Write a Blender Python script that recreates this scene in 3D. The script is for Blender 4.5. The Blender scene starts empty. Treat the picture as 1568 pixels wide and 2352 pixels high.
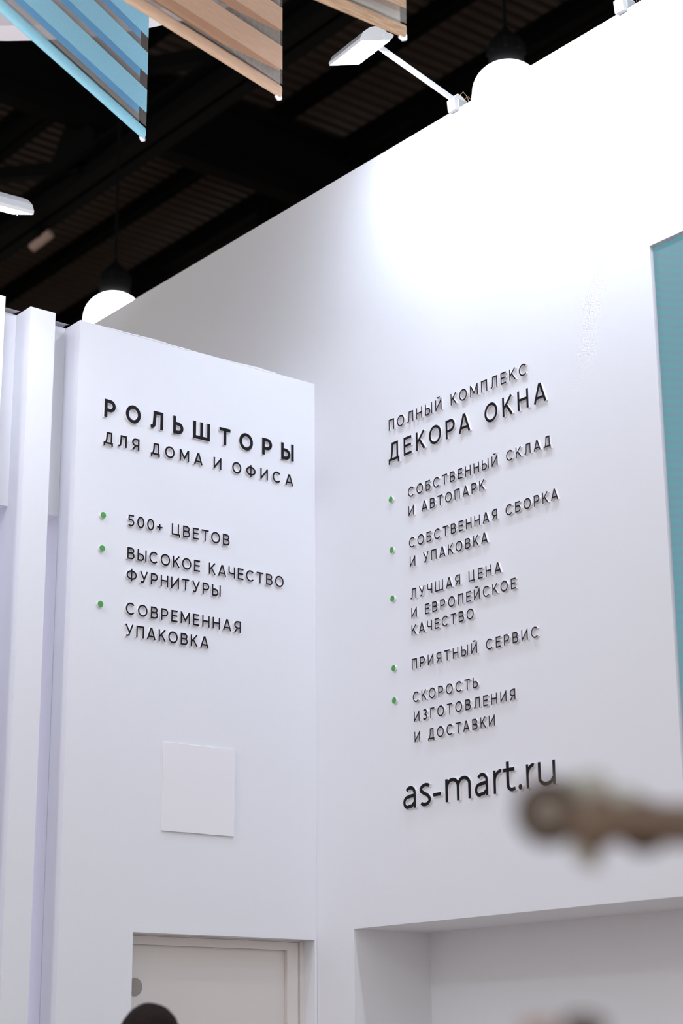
import bpy, bmesh, math, random
from math import sin, cos, pi, radians, sqrt
from mathutils import Vector, Matrix
random.seed(7)

# ------------------------------------------------------------------ camera, world, exposure
S = bpy.context.scene
COL = S.collection
cd = bpy.data.cameras.new('camera'); cam = bpy.data.objects.new('camera', cd); COL.objects.link(cam)
fw = Vector((0.59855042, 0.74664262, 0.2902795)); rt = Vector((0.78180266, -0.62346931, -0.00840416)); up = Vector((-0.17470546, -0.2319716, 0.956905))
M3 = Matrix((rt, up, -fw)).transposed()
cam.matrix_world = Matrix.Translation((0, 0, 1.6)) @ M3.to_4x4()
cd.sensor_fit = 'VERTICAL'; cd.sensor_height = 36; cd.sensor_width = 24
cd.lens = 4220.4 * 36 / 2352
cd.clip_start = 0.05; cd.clip_end = 300
cd.dof.use_dof = True; cd.dof.focus_distance = 7.35; cd.dof.aperture_fstop = 2.3
S.camera = cam
W = bpy.data.worlds.new('hall_air'); S.world = W; W.use_nodes = True
WORLD_STRENGTH = 0.89
bg = W.node_tree.nodes['Background']; bg.inputs[0].default_value = (1.0, 0.975, 0.96, 1); bg.inputs[1].default_value = WORLD_STRENGTH
S.view_settings.view_transform = 'Standard'; S.view_settings.look = 'None'
S.view_settings.gamma = 1; S.view_settings.use_curve_mapping = False
S.view_settings.exposure = 0.0
FLOOD_R, FLOOD_L = 152.0, 72.0       # emission of the floodlights over the right and the left wall
HIGHBAY = 11.0     # emission of the hall pendant lamps
# lamps of the hall in front of the stand (behind and beside the camera)
def hall_light(name, loc, target, size, power, col=(0.90, 0.94, 1.0)):
    ld = bpy.data.lights.new(name, 'AREA'); ld.shape = 'DISK'; ld.size = size; ld.energy = power; ld.color = col
    lo = bpy.data.objects.new(name, ld); COL.objects.link(lo); lo.location = loc
    lo.rotation_euler = (Vector(target) - Vector(loc)).to_track_quat('-Z', 'Y').to_euler(); return lo
hall_light('hall_lamp', (-5.0, 3.4, 7.2), (4.4, 5.0, 2.2), 0.6, 82, (0.92, 0.94, 1.0))
hall_light('hall_lamp', (1.5, -5.5, 7.6), (4.2, 5.5, 2.2), 0.6, 30, (0.92, 0.95, 1.0))
# added fill spot without a fixture, aimed up to brighten canopy and blinds
sd = bpy.data.lights.new('canopy_fill_spot', 'SPOT'); sd.energy = 1550; sd.spot_size = radians(38); sd.spot_blend = 0.6; sd.shadow_soft_size = 0.15; sd.color = (1.0, 0.96, 0.95)
so = bpy.data.objects.new('canopy_fill_spot', sd); COL.objects.link(so); so.location = (1.0, 0.9, 0.9)
so.rotation_euler = (Vector((2.7, 4.3, 5.75)) - Vector(so.location)).to_track_quat('-Z', 'Y').to_euler()

# ------------------------------------------------------------------ helpers
def mat(name, col, rough=0.5, metal=0.0, noise=None, bump=None, emit=None, alpha=None, transm=0.0, spec=0.5, sheen=0):
    m = bpy.data.materials.new(name); m.use_nodes = True
    nt = m.node_tree; b = nt.nodes['Principled BSDF']
    b.inputs['Base Color'].default_value = (*col, 1); b.inputs['Roughness'].default_value = rough
    b.inputs['Metallic'].default_value = metal; b.inputs['Specular IOR Level'].default_value = spec
    b.inputs['Transmission Weight'].default_value = transm
    tc = nt.nodes.new('ShaderNodeTexCoord')
    if noise:
        sc, amt = noise
        n = nt.nodes.new('ShaderNodeTexNoise'); n.inputs['Scale'].default_value = sc; n.inputs['Detail'].default_value = 4
        nt.links.new(tc.outputs['Object'], n.inputs['Vector'])
        r = nt.nodes.new('ShaderNodeMix'); r.data_type = 'RGBA'
        r.inputs[6].default_value = (*[c * (1 - amt) for c in col], 1); r.inputs[7].default_value = (*[min(1, c * (1 + amt)) for c in col], 1)
        nt.links.new(n.outputs['Fac'], r.inputs[0]); nt.links.new(r.outputs[2], b.inputs['Base Color'])
    if bump:
        sc, st = bump
        n = nt.nodes.new('ShaderNodeTexNoise'); n.inputs['Scale'].default_value = sc; n.inputs['Detail'].default_value = 3
        nt.links.new(tc.outputs['Object'], n.inputs['Vector'])
        bp = nt.nodes.new('ShaderNodeBump'); bp.inputs['Strength'].default_value = st; bp.inputs['Distance'].default_value = 0.002
        nt.links.new(n.outputs['Fac'], bp.inputs['Height']); nt.links.new(bp.outputs['Normal'], b.inputs['Normal'])
    if emit:
        b.inputs['Emission Color'].default_value = (*emit[0], 1); b.inputs['Emission Strength'].default_value = emit[1]
    if alpha is not None: b.inputs['Alpha'].default_value = alpha
    return m

def obj(name, bm, m, parent=None, smooth=False):
    me = bpy.data.meshes.new(name); bm.to_mesh(me); bm.free()
    for mm in (m if isinstance(m, (list, tuple)) else [m]): me.materials.append(mm)
    if smooth:
        for p in me.polygons: p.use_smooth = True
    o = bpy.data.objects.new(name, me); COL.objects.link(o)
    if parent: o.parent = parent
    return o
def tag(o, label, cat=None, group=None, kind=None):
    o['label'] = label
    if cat: o['category'] = cat
    if group: o['group'] = group
    if kind: o['kind'] = kind
    return o
def empty(name, loc=(0, 0, 0), rz=0.0):
    o = bpy.data.objects.new(name, None); COL.objects.link(o); o.location = loc; o.rotation_euler = (0, 0, rz)
    o.empty_display_size = 0.1
    return o
def bx(bm, x0, x1, y0, y1, z0, z1, mi=0):
    v = [bm.verts.new(p) for p in ((x0, y0, z0), (x1, y0, z0), (x1, y1, z0), (x0, y1, z0), (x0, y0, z1), (x1, y0, z1), (x1, y1, z1), (x0, y1, z1))]
    for f in ((0, 3, 2, 1), (4, 5, 6, 7), (0, 1, 5, 4), (1, 2, 6, 5), (2, 3, 7, 6), (3, 0, 4, 7)):
        fc = bm.faces.new([v[i] for i in f]); fc.material_index = mi
    return bm
def box(name, dims, m, parent=None, bevel=0):
    bm = bmesh.new(); bx(bm, *dims)
    if bevel: bmesh.ops.bevel(bm, geom=bm.edges[:], offset=bevel, segments=2, affect='EDGES', profile=0.5)
    return obj(name, bm, m, parent)
def tube(bm, pts, rad, n=10, cap=True):
    pts = [Vector(p) for p in pts]; rads = rad if isinstance(rad, (list, tuple)) else [rad] * len(pts)
    rings = []; prev = None
    for i, p in enumerate(pts):
        t = (pts[min(i + 1, len(pts) - 1)] - pts[max(i - 1, 0)]).normalized()
        if prev is None:
            a = Vector((0, 0, 1)) if abs(t.z) < 0.9 else Vector((1, 0, 0)); x = t.cross(a).normalized()
        else: x = (prev - t * prev.dot(t)).normalized()
        prev = x; y = t.cross(x)
        rings.append([bm.verts.new(p + (x * cos(2 * pi * k / n) + y * sin(2 * pi * k / n)) * rads[i]) for k in range(n)])
    for a, b in zip(rings, rings[1:]):
        for k in range(n): bm.faces.new((a[k], a[(k + 1) % n], b[(k + 1) % n], b[k]))
    if cap: bm.faces.new(rings[0][::-1]); bm.faces.new(rings[-1])
    return bm
def lathe(bm, prof, n=32, c=(0, 0)):
    rings = [[bm.verts.new((c[0] + r * cos(2 * pi * k / n), c[1] + r * sin(2 * pi * k / n), z)) for k in range(n)] for r, z in prof]
    for a, b in zip(rings, rings[1:]):
        for k in range(n): bm.faces.new((a[k], a[(k + 1) % n], b[(k + 1) % n], b[k]))
    bm.faces.new(rings[0][::-1]); bm.faces.new(rings[-1])
    return bm
def prism(bm, poly, axis, a0, a1, mi=0):
    """poly in the plane across axis; axis 'y': poly is (x,z); 'x': (y,z); 'z': (x,y)"""
    def P(p, a): return {'y': (p[0], a, p[1]), 'x': (a, p[0], p[1]), 'z': (p[0], p[1], a)}[axis]
    A = [bm.verts.new(P(p, a0)) for p in poly]; B = [bm.verts.new(P(p, a1)) for p in poly]
    fs = [bm.faces.new(A), bm.faces.new(B[::-1])]
    n = len(poly)
    for i in range(n): fs.append(bm.faces.new((A[i], B[i], B[(i + 1) % n], A[(i + 1) % n])))
    for f in fs: f.material_index = mi
    bmesh.ops.recalc_face_normals(bm, faces=fs)
    return bm
def wall_mesh(to3, u0, u1, z0, z1, thick, holes):
    """solid wall with recesses; to3(u, depth, z) -> point, depth runs into the wall; holes (u0,u1,z0,z1,depth)"""
    us = sorted({u0, u1, *[h[0] for h in holes], *[h[1] for h in holes]}); zs = sorted({z0, z1, *[h[2] for h in holes], *[h[3] for h in holes]})
    us = [u for u in us if u0 <= u <= u1]; zs = [z for z in zs if z0 <= z <= z1]
    bm = bmesh.new()
    def depth(i, j):
        um = (us[i] + us[i + 1]) / 2; zm = (zs[j] + zs[j + 1]) / 2
        for h in holes:
            if h[0] < um < h[1] and h[2] < zm < h[3]: return h[4]
        return 0.0
    def q(*ps): bm.faces.new([bm.verts.new(to3(*p)) for p in ps])
    nu, nz = len(us) - 1, len(zs) - 1
    for i in range(nu):
        for j in range(nz):
            d = depth(i, j); q((us[i], d, zs[j]), (us[i + 1], d, zs[j]), (us[i + 1], d, zs[j + 1]), (us[i], d, zs[j + 1]))
            q((us[i], thick, zs[j]), (us[i], thick, zs[j + 1]), (us[i + 1], thick, zs[j + 1]), (us[i + 1], thick, zs[j]))
            if i + 1 < nu and depth(i + 1, j) != d:
                e = depth(i + 1, j); q((us[i + 1], d, zs[j]), (us[i + 1], e, zs[j]), (us[i + 1], e, zs[j + 1]), (us[i + 1], d, zs[j + 1]))
            if j + 1 < nz and depth(i, j + 1) != d:
                e = depth(i, j + 1); q((us[i], d, zs[j + 1]), (us[i + 1], d, zs[j + 1]), (us[i + 1], e, zs[j + 1]), (us[i], e, zs[j + 1]))
    for j in range(nz):
        for i, u in ((0, u0), (nu - 1, u1)):
            d = depth(i, j); q((u, d, zs[j]), (u, thick, zs[j]), (u, thick, zs[j + 1]), (u, d, zs[j + 1]))
    for i in range(nu):
        for j, z in ((0, z0), (nz - 1, z1)):
            d = depth(i, j); q((us[i], d, z), (us[i + 1], d, z), (us[i + 1], thick, z), (us[i], thick, z))
    bmesh.ops.remove_doubles(bm, verts=bm.verts[:], dist=1e-5)
    bmesh.ops.recalc_face_normals(bm, faces=bm.faces[:])
    return bm

# ------------------------------------------------------------------ materials
WHITE = mat('wall_paint', (0.785, 0.80, 0.85), 0.65, noise=(1.3, 0.012), bump=(160, 0.10), spec=0.25)
WHITE2 = mat('door_paint', (0.71, 0.68, 0.665), 0.55, noise=(2.0, 0.02), spec=0.3)
LETTER = mat('letter_face', (0.008, 0.0075, 0.009), 0.6, spec=0.12)
EDGE = mat('letter_edge', (0.82, 0.80, 0.84), 0.5, spec=0.3)
GREEN = mat('dot_face', (0.07, 0.33, 0.065), 0.5, spec=0.3)
PLASTIC = mat('white_plastic', (0.78, 0.80, 0.84), 0.4)
LAMPBODY = mat('lamp_enamel', (0.62, 0.65, 0.70), 0.4, spec=0.4)
GREYBOX = mat('driver_case', (0.50, 0.55, 0.57), 0.5)
COPPER = mat('wire', (0.45, 0.30, 0.18), 0.5)
DIFF_R = mat('flood_diffuser', (0.9, 0.9, 0.9), 0.5, emit=((0.80, 0.87, 1.0), FLOOD_R))
DIFF_L = mat('flood_diffuser_left', (0.9, 0.9, 0.9), 0.5, emit=((0.88, 0.89, 1.0), FLOOD_L))
GLOBE = mat('frosted_globe', (0.9, 0.9, 0.88), 0.4, emit=((1.0, 0.97, 0.95), HIGHBAY))
DARK = mat('dark_steel', (0.0055, 0.0053, 0.0055), 0.85, noise=(3.0, 0.2), spec=0.05)
BLACKM = mat('black_housing', (0.006, 0.006, 0.007), 0.8, spec=0.05)
DECKM = mat('roof_deck_paint', (0.090, 0.069, 0.057), 0.6, noise=(0.6, 0.35), spec=0.25)
FLOORM = mat('floor_carpet', (0.50, 0.41, 0.33), 0.9, noise=(30, 0.1), bump=(400, 0.3))
PLATE = mat('sign_plate', (0.83, 0.82, 0.86), 0.35, spec=0.4)
RIM = mat('canopy_rim', (0.88, 0.86, 0.92), 0.5)
CANOPY = mat('canopy_fabric', (0.62, 0.59, 0.66), 0.8, noise=(4, 0.03), bump=(300, 0.1))
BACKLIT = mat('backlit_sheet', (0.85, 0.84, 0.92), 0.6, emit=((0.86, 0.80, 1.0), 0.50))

# ------------------------------------------------------------------ the setting
X0, Y0 = 4.665, 6.0014           # face of the tall right wall, face of the left panel
ZR, ZL = 5.425, 4.497
box('floor', (-30, 45, -25, 50, -0.1, 0.0), FLOORM)['kind'] = 'structure'
bpy.data.objects['floor']['label'] = 'warm grey-beige carpeted floor of the exhibition hall'

w = obj('wall_right', wall_mesh(lambda u, d, z: (X0 + d, u, z), 0.6, 9.2, 0.0, ZR, 0.50,
        [(1.2, 5.763, 0.0, 2.130, 0.398), (1.4, 4.031, 2.42, 4.431, 0.10)]), WHITE)
tag(w, 'tall white wall on the right with screen opening and low niche', kind='structure')

# left panel with the door opening; everything left of it is slats over a recess
w = obj('wall_left', wall_mesh(lambda u, d, z: (u, Y0 + d, z), 3.4722, 4.6645, 0.0, ZL, 0.30,
        [(3.790, 4.652, 0.0, 2.100, 0.29)]), WHITE)
tag(w, 'lower white panel wall carrying the left lettering and the doorway', kind='structure')
# slightly torn paper edge along the top of the panel
bm = bmesh.new(); prev = None
xs = [3.4722 + (4.6645 - 3.4722) * i / 90 for i in range(91)]
for i in range(90):
    h = 0.0025 + 0.0022 * sin(i * 0.31) + random.uniform(-0.0012, 0.0012)
    if 9 < i < 40 or 52 < i < 74: bx(bm, xs[i], xs[i + 1], Y0 - 0.0012, Y0 + 0.002, ZL - 0.004, ZL + max(0.0006, h))
w2 = obj('paper_edge', bm, WHITE, w)

bw = obj('wall_back', wall_mesh(lambda u, d, z: (u, Y0 + 0.115 + d, z), 0.6, 3.4715, 0.0, ZL + 0.0015, 0.20,
         [(0.7, 3.4714, 0.0, 3.699, 0.0976)]), WHITE)
tag(bw, 'white back wall seen in the gaps between the slats', kind='structure')
xr = 3.359; k = 0
while xr > 0.8:
    dz = 0.0 if k == 0 else 0.013
    s = box('slat', (xr - 0.1130, xr, Y0, Y0 + 0.1145 if False else Y0 + 0.212, 0.0, ZL + dz), WHITE, bw)
    xr -= 0.2245; k += 1
# backlit sheets low in the gaps
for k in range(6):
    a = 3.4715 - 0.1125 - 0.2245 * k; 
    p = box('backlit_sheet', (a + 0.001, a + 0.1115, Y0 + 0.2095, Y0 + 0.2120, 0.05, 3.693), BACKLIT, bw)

# door frame and leaf
dr = empty('door_1', (3.79, Y0 + 0.07, 0)); tag(dr, 'plain off-white door set back in the left panel', kind='structure')
ox, oy = -3.79, -(Y0 + 0.07)
def dbox(name, d, m, par=dr, bev=0): return box(name, (d[0] + ox, d[1] + ox, d[2] + oy, d[3] + oy, d[4], d[5]), m, par, bev)
yf = Y0 + 0.070
dbox('door_stile', (4.632, 4.6515, yf, yf + 0.05, 0, 2.099), WHITE2)
dbox('door_stile', (4.569, 4.622, yf + 0.002, yf + 0.05, 0, 2.092), WHITE2)
dbox('door_stile', (4.622, 4.632, yf + 0.010, yf + 0.05, 0, 2.096), WHITE2)
dbox('door_stile', (3.7905, 3.815, yf, yf + 0.05, 0, 2.099), WHITE2)
dbox('door_rail', (3.8155, 4.6315, yf + 0.004, yf + 0.05, 2.094, 2.0995), WHITE2)
dbox('door_rail', (3.8155, 4.569, yf + 0.002, yf + 0.05, 2.062, 2.093), WHITE2)
leaf = dbox('door_leaf', (3.816, 4.5685, yf + 0.022, yf + 0.060, 0.01, 2.0615), WHITE2)
bm = bmesh.new(); r = 0.033
prism(bm, [(3.862 + ox + r * cos(t * pi / 16), 1.905 + r * sin(t * pi / 16)) for t in range(32)], 'y', yf + 0.019 + oy, yf + 0.0225 + oy)
o = obj('round_plate', bm, mat('door_disc', (0.30, 0.275, 0.25), 0.5), leaf); o['label'] = 'round grey-brown disc on the door leaf'
# casing around the doorway, slightly proud
t1 = obj('trim_1', bx(bx(bx(bmesh.new(), 3.770, 4.663, Y0 - 0.0018, Y0 + 0.001, 2.100, 2.123), 3.770, 3.7899, Y0 - 0.0018, Y0 + 0.001, 0, 2.100), 4.6521, 4.663, Y0 - 0.0018, Y0 + 0.001, 0, 2.100), WHITE)
tag(t1, 'thin white casing around the doorway', kind='structure')

# ------------------------------------------------------------------ hall roof: corrugated deck, purlins, trusses
bm = bmesh.new(); p = 0.18; y = -6.0; X1, X2 = -6, 44
prof = []
while y < 46:
    prof += [(y, 13.0), (y + 0.065, 13.0), (y + 0.085, 13.09), (y + 0.16, 13.09)]; y += p
A = [bm.verts.new((X1, a, b)) for a, b in prof]; B = [bm.verts.new((X2, a, b)) for a, b in prof]
for i in range(len(prof) - 1): bm.faces.new((A[i], A[i + 1], B[i + 1], B[i]))
C1 = [bm.verts.new((xx, yy, 13.3)) for xx in (X1, X2) for yy in (prof[0][0], prof[-1][0])]
bm.faces.new((C1[0], C1[1], C1[3], C1[2]))
c = obj('ceiling', bm, DECKM); tag(c, 'dark corrugated metal roof deck of the hall', kind='structure')
def ibeam(bm, x, y0, y1, z0, z1, w=0.2, t=0.03):
    bx(bm, x - w / 2, x + w / 2, y0, y1, z0, z0 + t); bx(bm, x - w / 2, x + w / 2, y0, y1, z1 - t, z1); bx(bm, x - t / 2, x + t / 2, y0, y1, z0, z1)
def bar(bm, a, b, w, h):
    a, b = Vector(a), Vector(b); t = (b - a).normalized(); s = t.cross(Vector((1, 0, 0)))
    if s.length < 0.1: s = t.cross(Vector((0, 1, 0)))
    s.normalize(); q = t.cross(s)
    A = [bm.verts.new(a + q * i * w / 2 + s * j * h / 2) for i, j in ((-1, -1), (1, -1), (1, 1), (-1, 1))]
    B = [bm.verts.new(b + q * i * w / 2 + s * j * h / 2) for i, j in ((-1, -1), (1, -1), (1, 1), (-1, 1))]
    bm.faces.new(A[::-1]); bm.faces.new(B)
    for i in range(4): bm.faces.new((A[i], A[(i + 1) % 4], B[(i + 1) % 4], B[i]))
def truss(x, zb, zt, y0, y1, off, label):
    root = empty('roof_truss', (x, (y0 + y1) / 2, zb)); tag(root, label, 'truss', 'roof trusses over the hall')
    def pt(name, bm):
        for v in bm.verts: v.co -= root.location
        return obj(name, bm, DARK, root)
    bm = bmesh.new(); ibeam(bm, x, y0, y1, zb - 0.02, zb + 0.36, 0.36, 0.04); pt('bottom_chord', bm)
    bm = bmesh.new(); ibeam(bm, x, y0, y1, zt - 0.3, zt, 0.3, 0.03); pt('top_chord', bm)
    y = y0 + off; sgn = 1
    while y + 3.2 < y1:
        bm = bmesh.new(); bar(bm, (x, y, zb + 0.3), (x, y, zt - 0.2), 0.24, 0.24); pt('post', bm)
        bm = bmesh.new(); bar(bm, (x, y, zb + 0.3), (x, y + 3.2, zt - 0.2), 0.16, 0.16); pt('brace', bm)
        bm = bmesh.new(); prism(bm, [(y - 0.45, zb + 0.3), (y + 0.55, zb + 0.3), (y + 0.55, zb + 0.45), (y + 0.2, zb + 0.85), (y - 0.2, zb + 0.85), (y - 0.45, zb + 0.5)], 'x', x - 0.16, x + 0.16); pt('gusset_plate', bm)
        y += 3.2
truss(9.5, 11.1, 12.75, -4, 40, 1.25, 'dark steel roof truss nearest the stand, crossing above the blinds')
truss(13.1, 11.1, 12.75, -4, 40, 2.6, 'dark steel roof truss farther back, meeting the wall top')
truss(17.5, 11.1, 12.75, -4, 40, 1.9, 'dark steel roof truss farthest back behind the tall wall')
for i, x in enumerate((7.9, 11.2, 12.15, 14.6, 16.2)):
    bm = bmesh.new(); ibeam(bm, 0, -4, 40, -0.2, 0, 0.16, 0.02)
    o = obj('purlin', bm, DARK); o.location = (x, 0, 12.995)
    tag(o, ('dark steel purlin nearest the canopy, left of the first truss', 'dark steel purlin between the first truss and its neighbour', 'dark steel purlin with lit lower edge above the middle of the wall', 'dark steel purlin just beyond the second truss', 'dark steel purlin farthest back behind the wall top')[i], 'beam', 'roof purlins over the hall')
for i, (ya, lab) in enumerate(((16.2, 'dark cross girder between the trusses, near one'), (24.5, 'dark cross girder between the trusses, far one'))):
    bm = bmesh.new(); bx(bm, 2, 30, ya - 0.12, ya + 0.12, 11.75, 11.95); bx(bm, 2, 30, ya - 0.03, ya + 0.03, 11.95, 12.7); bx(bm, 2, 30, ya - 0.12, ya + 0.12, 12.6, 12.74)
    tag(obj('cross_girder', bm, DARK), lab, 'beam')
# small pale luminaire fixed on the truss
pl = empty('roof_fitting', (9.62, 17.60, 10.96))
bm = bmesh.new(); tube(bm, [(0.05, -0.13, 0.06), (-0.05, 0.13, -0.06)], 0.055, 12); obj('cylinder_body', bm, mat('pale_fitting', (0.45, 0.33, 0.28), 0.5), pl)
bm = bmesh.new(); bx(bm, -0.05, 0.05, -0.05, 0.05, 0.02, 0.118); obj('bracket', bm, DARK, pl)
tag(pl, 'small pale cylindrical fitting on the dark truss at far left', 'fitting')

# ------------------------------------------------------------------ pendant hall lamps
def highbay(x, y, z, R, label):
    root = empty('pendant_lamp', (x, y, z)); tag(root, label, 'pendant lamp', 'globe pendant lamps of the hall')
    prof = []
    for i in range(13):
        t = i / 12 * pi / 2
        prof.append((max(0.001, R * 0.98 * sin(t)), 0.88 * R * cos(t)))
    prof += [(R * 1.0, -0.15 * R), (R * 1.04, -0.35 * R), (R * 1.08, -0.42 * R), (R * 1.06, -0.47 * R), (R * 0.99, -0.5 * R), (R * 0.8, -0.8 * R), (R * 0.4, -1.0 * R), (0.001, -1.05 * R)]
    bm = bmesh.new(); lathe(bm, prof, 40); obj('glass_globe', bm, GLOBE, root, True)
    bm = bmesh.new(); lathe(bm, [(R * 0.46, 0.80 * R), (R * 0.50, 1.0 * R), (R * 0.52, 1.5 * R), (R * 0.46, 1.62 * R), (R * 0.3, 1.8 * R), (R * 0.12, 2.0 * R), (0.02, 2.1 * R)], 24); obj('housing', bm, BLACKM, root, True)
    for a in range(8):
        bm = bmesh.new(); c_, s_ = cos(a * pi / 4), sin(a * pi / 4)
        bar(bm, (c_ * R * 0.51, s_ * R * 0.51, 1.2 * R), (c_ * R * 0.51, s_ * R * 0.51, 1.5 * R), 0.02, 0.02); obj('cooling_fin', bm, BLACKM, root)
    bm = bmesh.new(); tube(bm, [(0, 0, 2.1 * R), (0, 0, 12.99 - z)], 0.014, 8); obj('suspension_rod', bm, BLACKM, root)
    return root
highbay(8.548, 8.657, 8.50, 0.26, 'glowing globe pendant with black housing behind the tall wall, right of the floodlight')
highbay(8.102, 13.40, 8.17, 0.275, 'glowing globe pendant with black housing above the left panel corner')

# ------------------------------------------------------------------ floodlights on arms
def flood(loc, rz, label):
    root = empty('floodlight', loc, rz); tag(root, label, 'floodlight', 'arm floodlights along the wall tops')
    # local frame: +x into the wall, -x out over the stand, z=0 the wall top
    # clamp
    bm = bmesh.new(); prism(bm, [(-0.020, -0.010), (-0.003, -0.010), (-0.003, 0.002), (0.10, 0.002), (0.10, 0.022), (0.055, 0.040), (0.02, 0.060), (-0.004, 0.066), (-0.026, 0.040), (-0.022, 0.0)], 'y', -0.022, 0.022)
    cl = obj('clamp', bm, PLASTIC, root)
    bm = bmesh.new(); bx(bm, -0.002, 0.060, -0.026, -0.0221, 0.003, 0.040); obj('driver_case', bm, GREYBOX, cl)
    bm = bmesh.new(); tube(bm, [(0.0, -0.024, 0.055), (0.02, -0.03, 0.078), (0.045, -0.03, 0.06), (0.05, -0.03, 0.03), (0.03, -0.028, 0.004)], 0.0012, 6); obj('wire', bm, COPPER, cl)
    bm = bmesh.new(); tube(bm, [(0.03, -0.022, 0.05), (0.05, -0.028, 0.068), (0.075, -0.028, 0.05), (0.085, -0.028, 0.024)], 0.0010, 6); obj('wire', bm, COPPER, cl)
    # arm
    bm = bmesh.new(); bar(bm, (-0.008, 0, 0.045), (-0.445, 0.003, 0.158), 0.022, 0.012); obj('arm', bm, PLASTIC, root)
    # head: trough of D profile along y
    N = Vector((-0.5838, 0.0634)); Sx = Vector((-0.4329, 0.1227))
    def off(a, b): return (N.x + a, N.y + b)
    pr = [tuple(N), off(-0.004, 0.012), off(0.012, 0.045), off(0.044, 0.076), off(0.075, 0.094), off(0.107, 0.101), off(0.120, 0.097), off(0.130, 0.086), off(0.150, 0.089), off(0.166, 0.088), off(0.166, 0.080), tuple(Sx)]
    ya, yb, sk = -0.100, 0.129, 0.018
    def P(q, y): return (q[0] + sk * (y - ya) / (yb - ya), y, q[1])
    bm = bmesh.new()
    A = [bm.verts.new(P(q, ya + 0.004)) for q in pr]; B = [bm.verts.new(P(q, yb - 0.004)) for q in pr]
    for i in range(len(pr) - 1): bm.faces.new((A[i], A[i + 1], B[i + 1], B[i]))
    sh = obj('housing', bm, LAMPBODY, root); md = sh.modifiers.new('t', 'SOLIDIFY'); md.thickness = 0.002; md.offset = 0
    for y1, y2 in ((ya, ya + 0.0035), (yb - 0.0035, yb)):
        bm = bmesh.new(); A = [bm.verts.new(P(q, y1)) for q in pr]; B = [bm.verts.new(P(q, y2)) for q in pr]
        bm.faces.new(A); bm.faces.new(B[::-1])
        for i in range(len(pr)): j = (i + 1) % len(pr); bm.faces.new((A[i], B[i], B[j], A[j]))
        e = obj('end_cap', bm, LAMPBODY, sh)
        if y1 == ya:
            for a, b in ((0.118, 0.082), (0.126, 0.082), (0.117, 0.074), (0.125, 0.074), (0.132, 0.073), (0.128, 0.065), (0.132, 0.058)):
                bm2 = bmesh.new(); c0 = off(a - 0.008, b - 0.012)
                prism(bm2, [(c0[0] + 0.0018 * cos(t * pi / 4), c0[1] + 0.0018 * sin(t * pi / 4)) for t in range(8)], 'y', ya - 0.0008, ya)
                e2 = obj('bright_perforation', bm2, PLASTIC, sh)  # white discs stand in for the bright perforations in the cap
    # luminous opening, just inside the rim
    bm = bmesh.new(); ins = 0.004; d = (Sx - N).normalized(); nrm = Vector((-d.y, d.x)) * 0.004
    a2 = N + d * ins + nrm; b2 = Sx - d * ins + nrm
    vs = [bm.verts.new(P(q, y)) for q, y in ((a2, ya + ins), (b2, ya + ins), (b2, yb - ins), (a2, yb - ins))]
    bm.faces.new(vs); ob = obj('diffuser', bm, DIFF_L if rz else DIFF_R, root); md = ob.modifiers.new('t', 'SOLIDIFY'); md.thickness = 0.002; md.offset = 0
    # small stay between arm and rim
    bm = bmesh.new(); tube(bm, [(Sx.x - 0.006, -0.055, Sx.y + 0.0), (-0.425, -0.015, 0.138)], 0.0035, 8); obj('stay', bm, PLASTIC, root)
    return root
flood((X0, 5.037, ZR), 0, 'white arm floodlight on the tall wall top, just right of the hanging blinds')
flood((X0, 4.090, ZR), 0, 'white arm floodlight at the top right corner, only its clamp in view')
flood((X0, 3.150, ZR), 0, 'white arm floodlight beyond the top right corner')
flood((X0, 2.200, ZR), 0, 'white arm floodlight over the screen, beyond the top right corner')
flood((2.825, Y0, ZL + 0.013), pi / 2, 'white arm floodlight at the left edge, above the slats')
flood((1.90, Y0, ZL + 0.013), pi / 2, 'white arm floodlight over the slats, beyond the left edge')
flood((0.95, Y0, ZL + 0.013), pi / 2, 'white arm floodlight at the far end of the slatted wall')

# ------------------------------------------------------------------ round canopy
CX, CY, CR, CZ = 2.067, 4.741, 1.825, 5.75
def arc(r, n=96): return [(r * cos(2 * pi * i / n), r * sin(2 * pi * i / n)) for i in range(n)]
root = empty('round_canopy', (CX, CY, CZ)); tag(root, 'white-rimmed round grey canopy hanging above the blinds, upper left', 'canopy')
def ring(bm, r0, r1, z0, z1, n=96):
    rs = [[bm.verts.new((x, y, z)) for x, y in arc(r, n)] for r, z in ((r0, z0), (r1, z0), (r1, z1), (r0, z1))]
    for a in range(4):
        b = (a + 1) % 4
        for i in range(n): bm.faces.new((rs[a][i], rs[a][(i + 1) % n], rs[b][(i + 1) % n], rs[b][i]))
    bmesh.ops.recalc_face_normals(bm, faces=bm.faces[:])
bm = bmesh.new(); ring(bm, CR - 0.118, CR, 0, 0.06); obj('rim', bm, RIM, root)
bm = bmesh.new(); prism(bm, arc(CR - 0.119), 'z', 0.0, 0.010); obj('stretched_fabric', bm, CANOPY, root)
for a in range(6):
    bm = bmesh.new(); c_, s_ = cos(a * pi / 3) * (CR - 0.06), sin(a * pi / 3) * (CR - 0.06)
    tube(bm, [(c_, s_, 0.06), (c_, s_, 13.0 - CZ)], 0.003, 6); obj('cable', bm, DARK, root)

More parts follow.
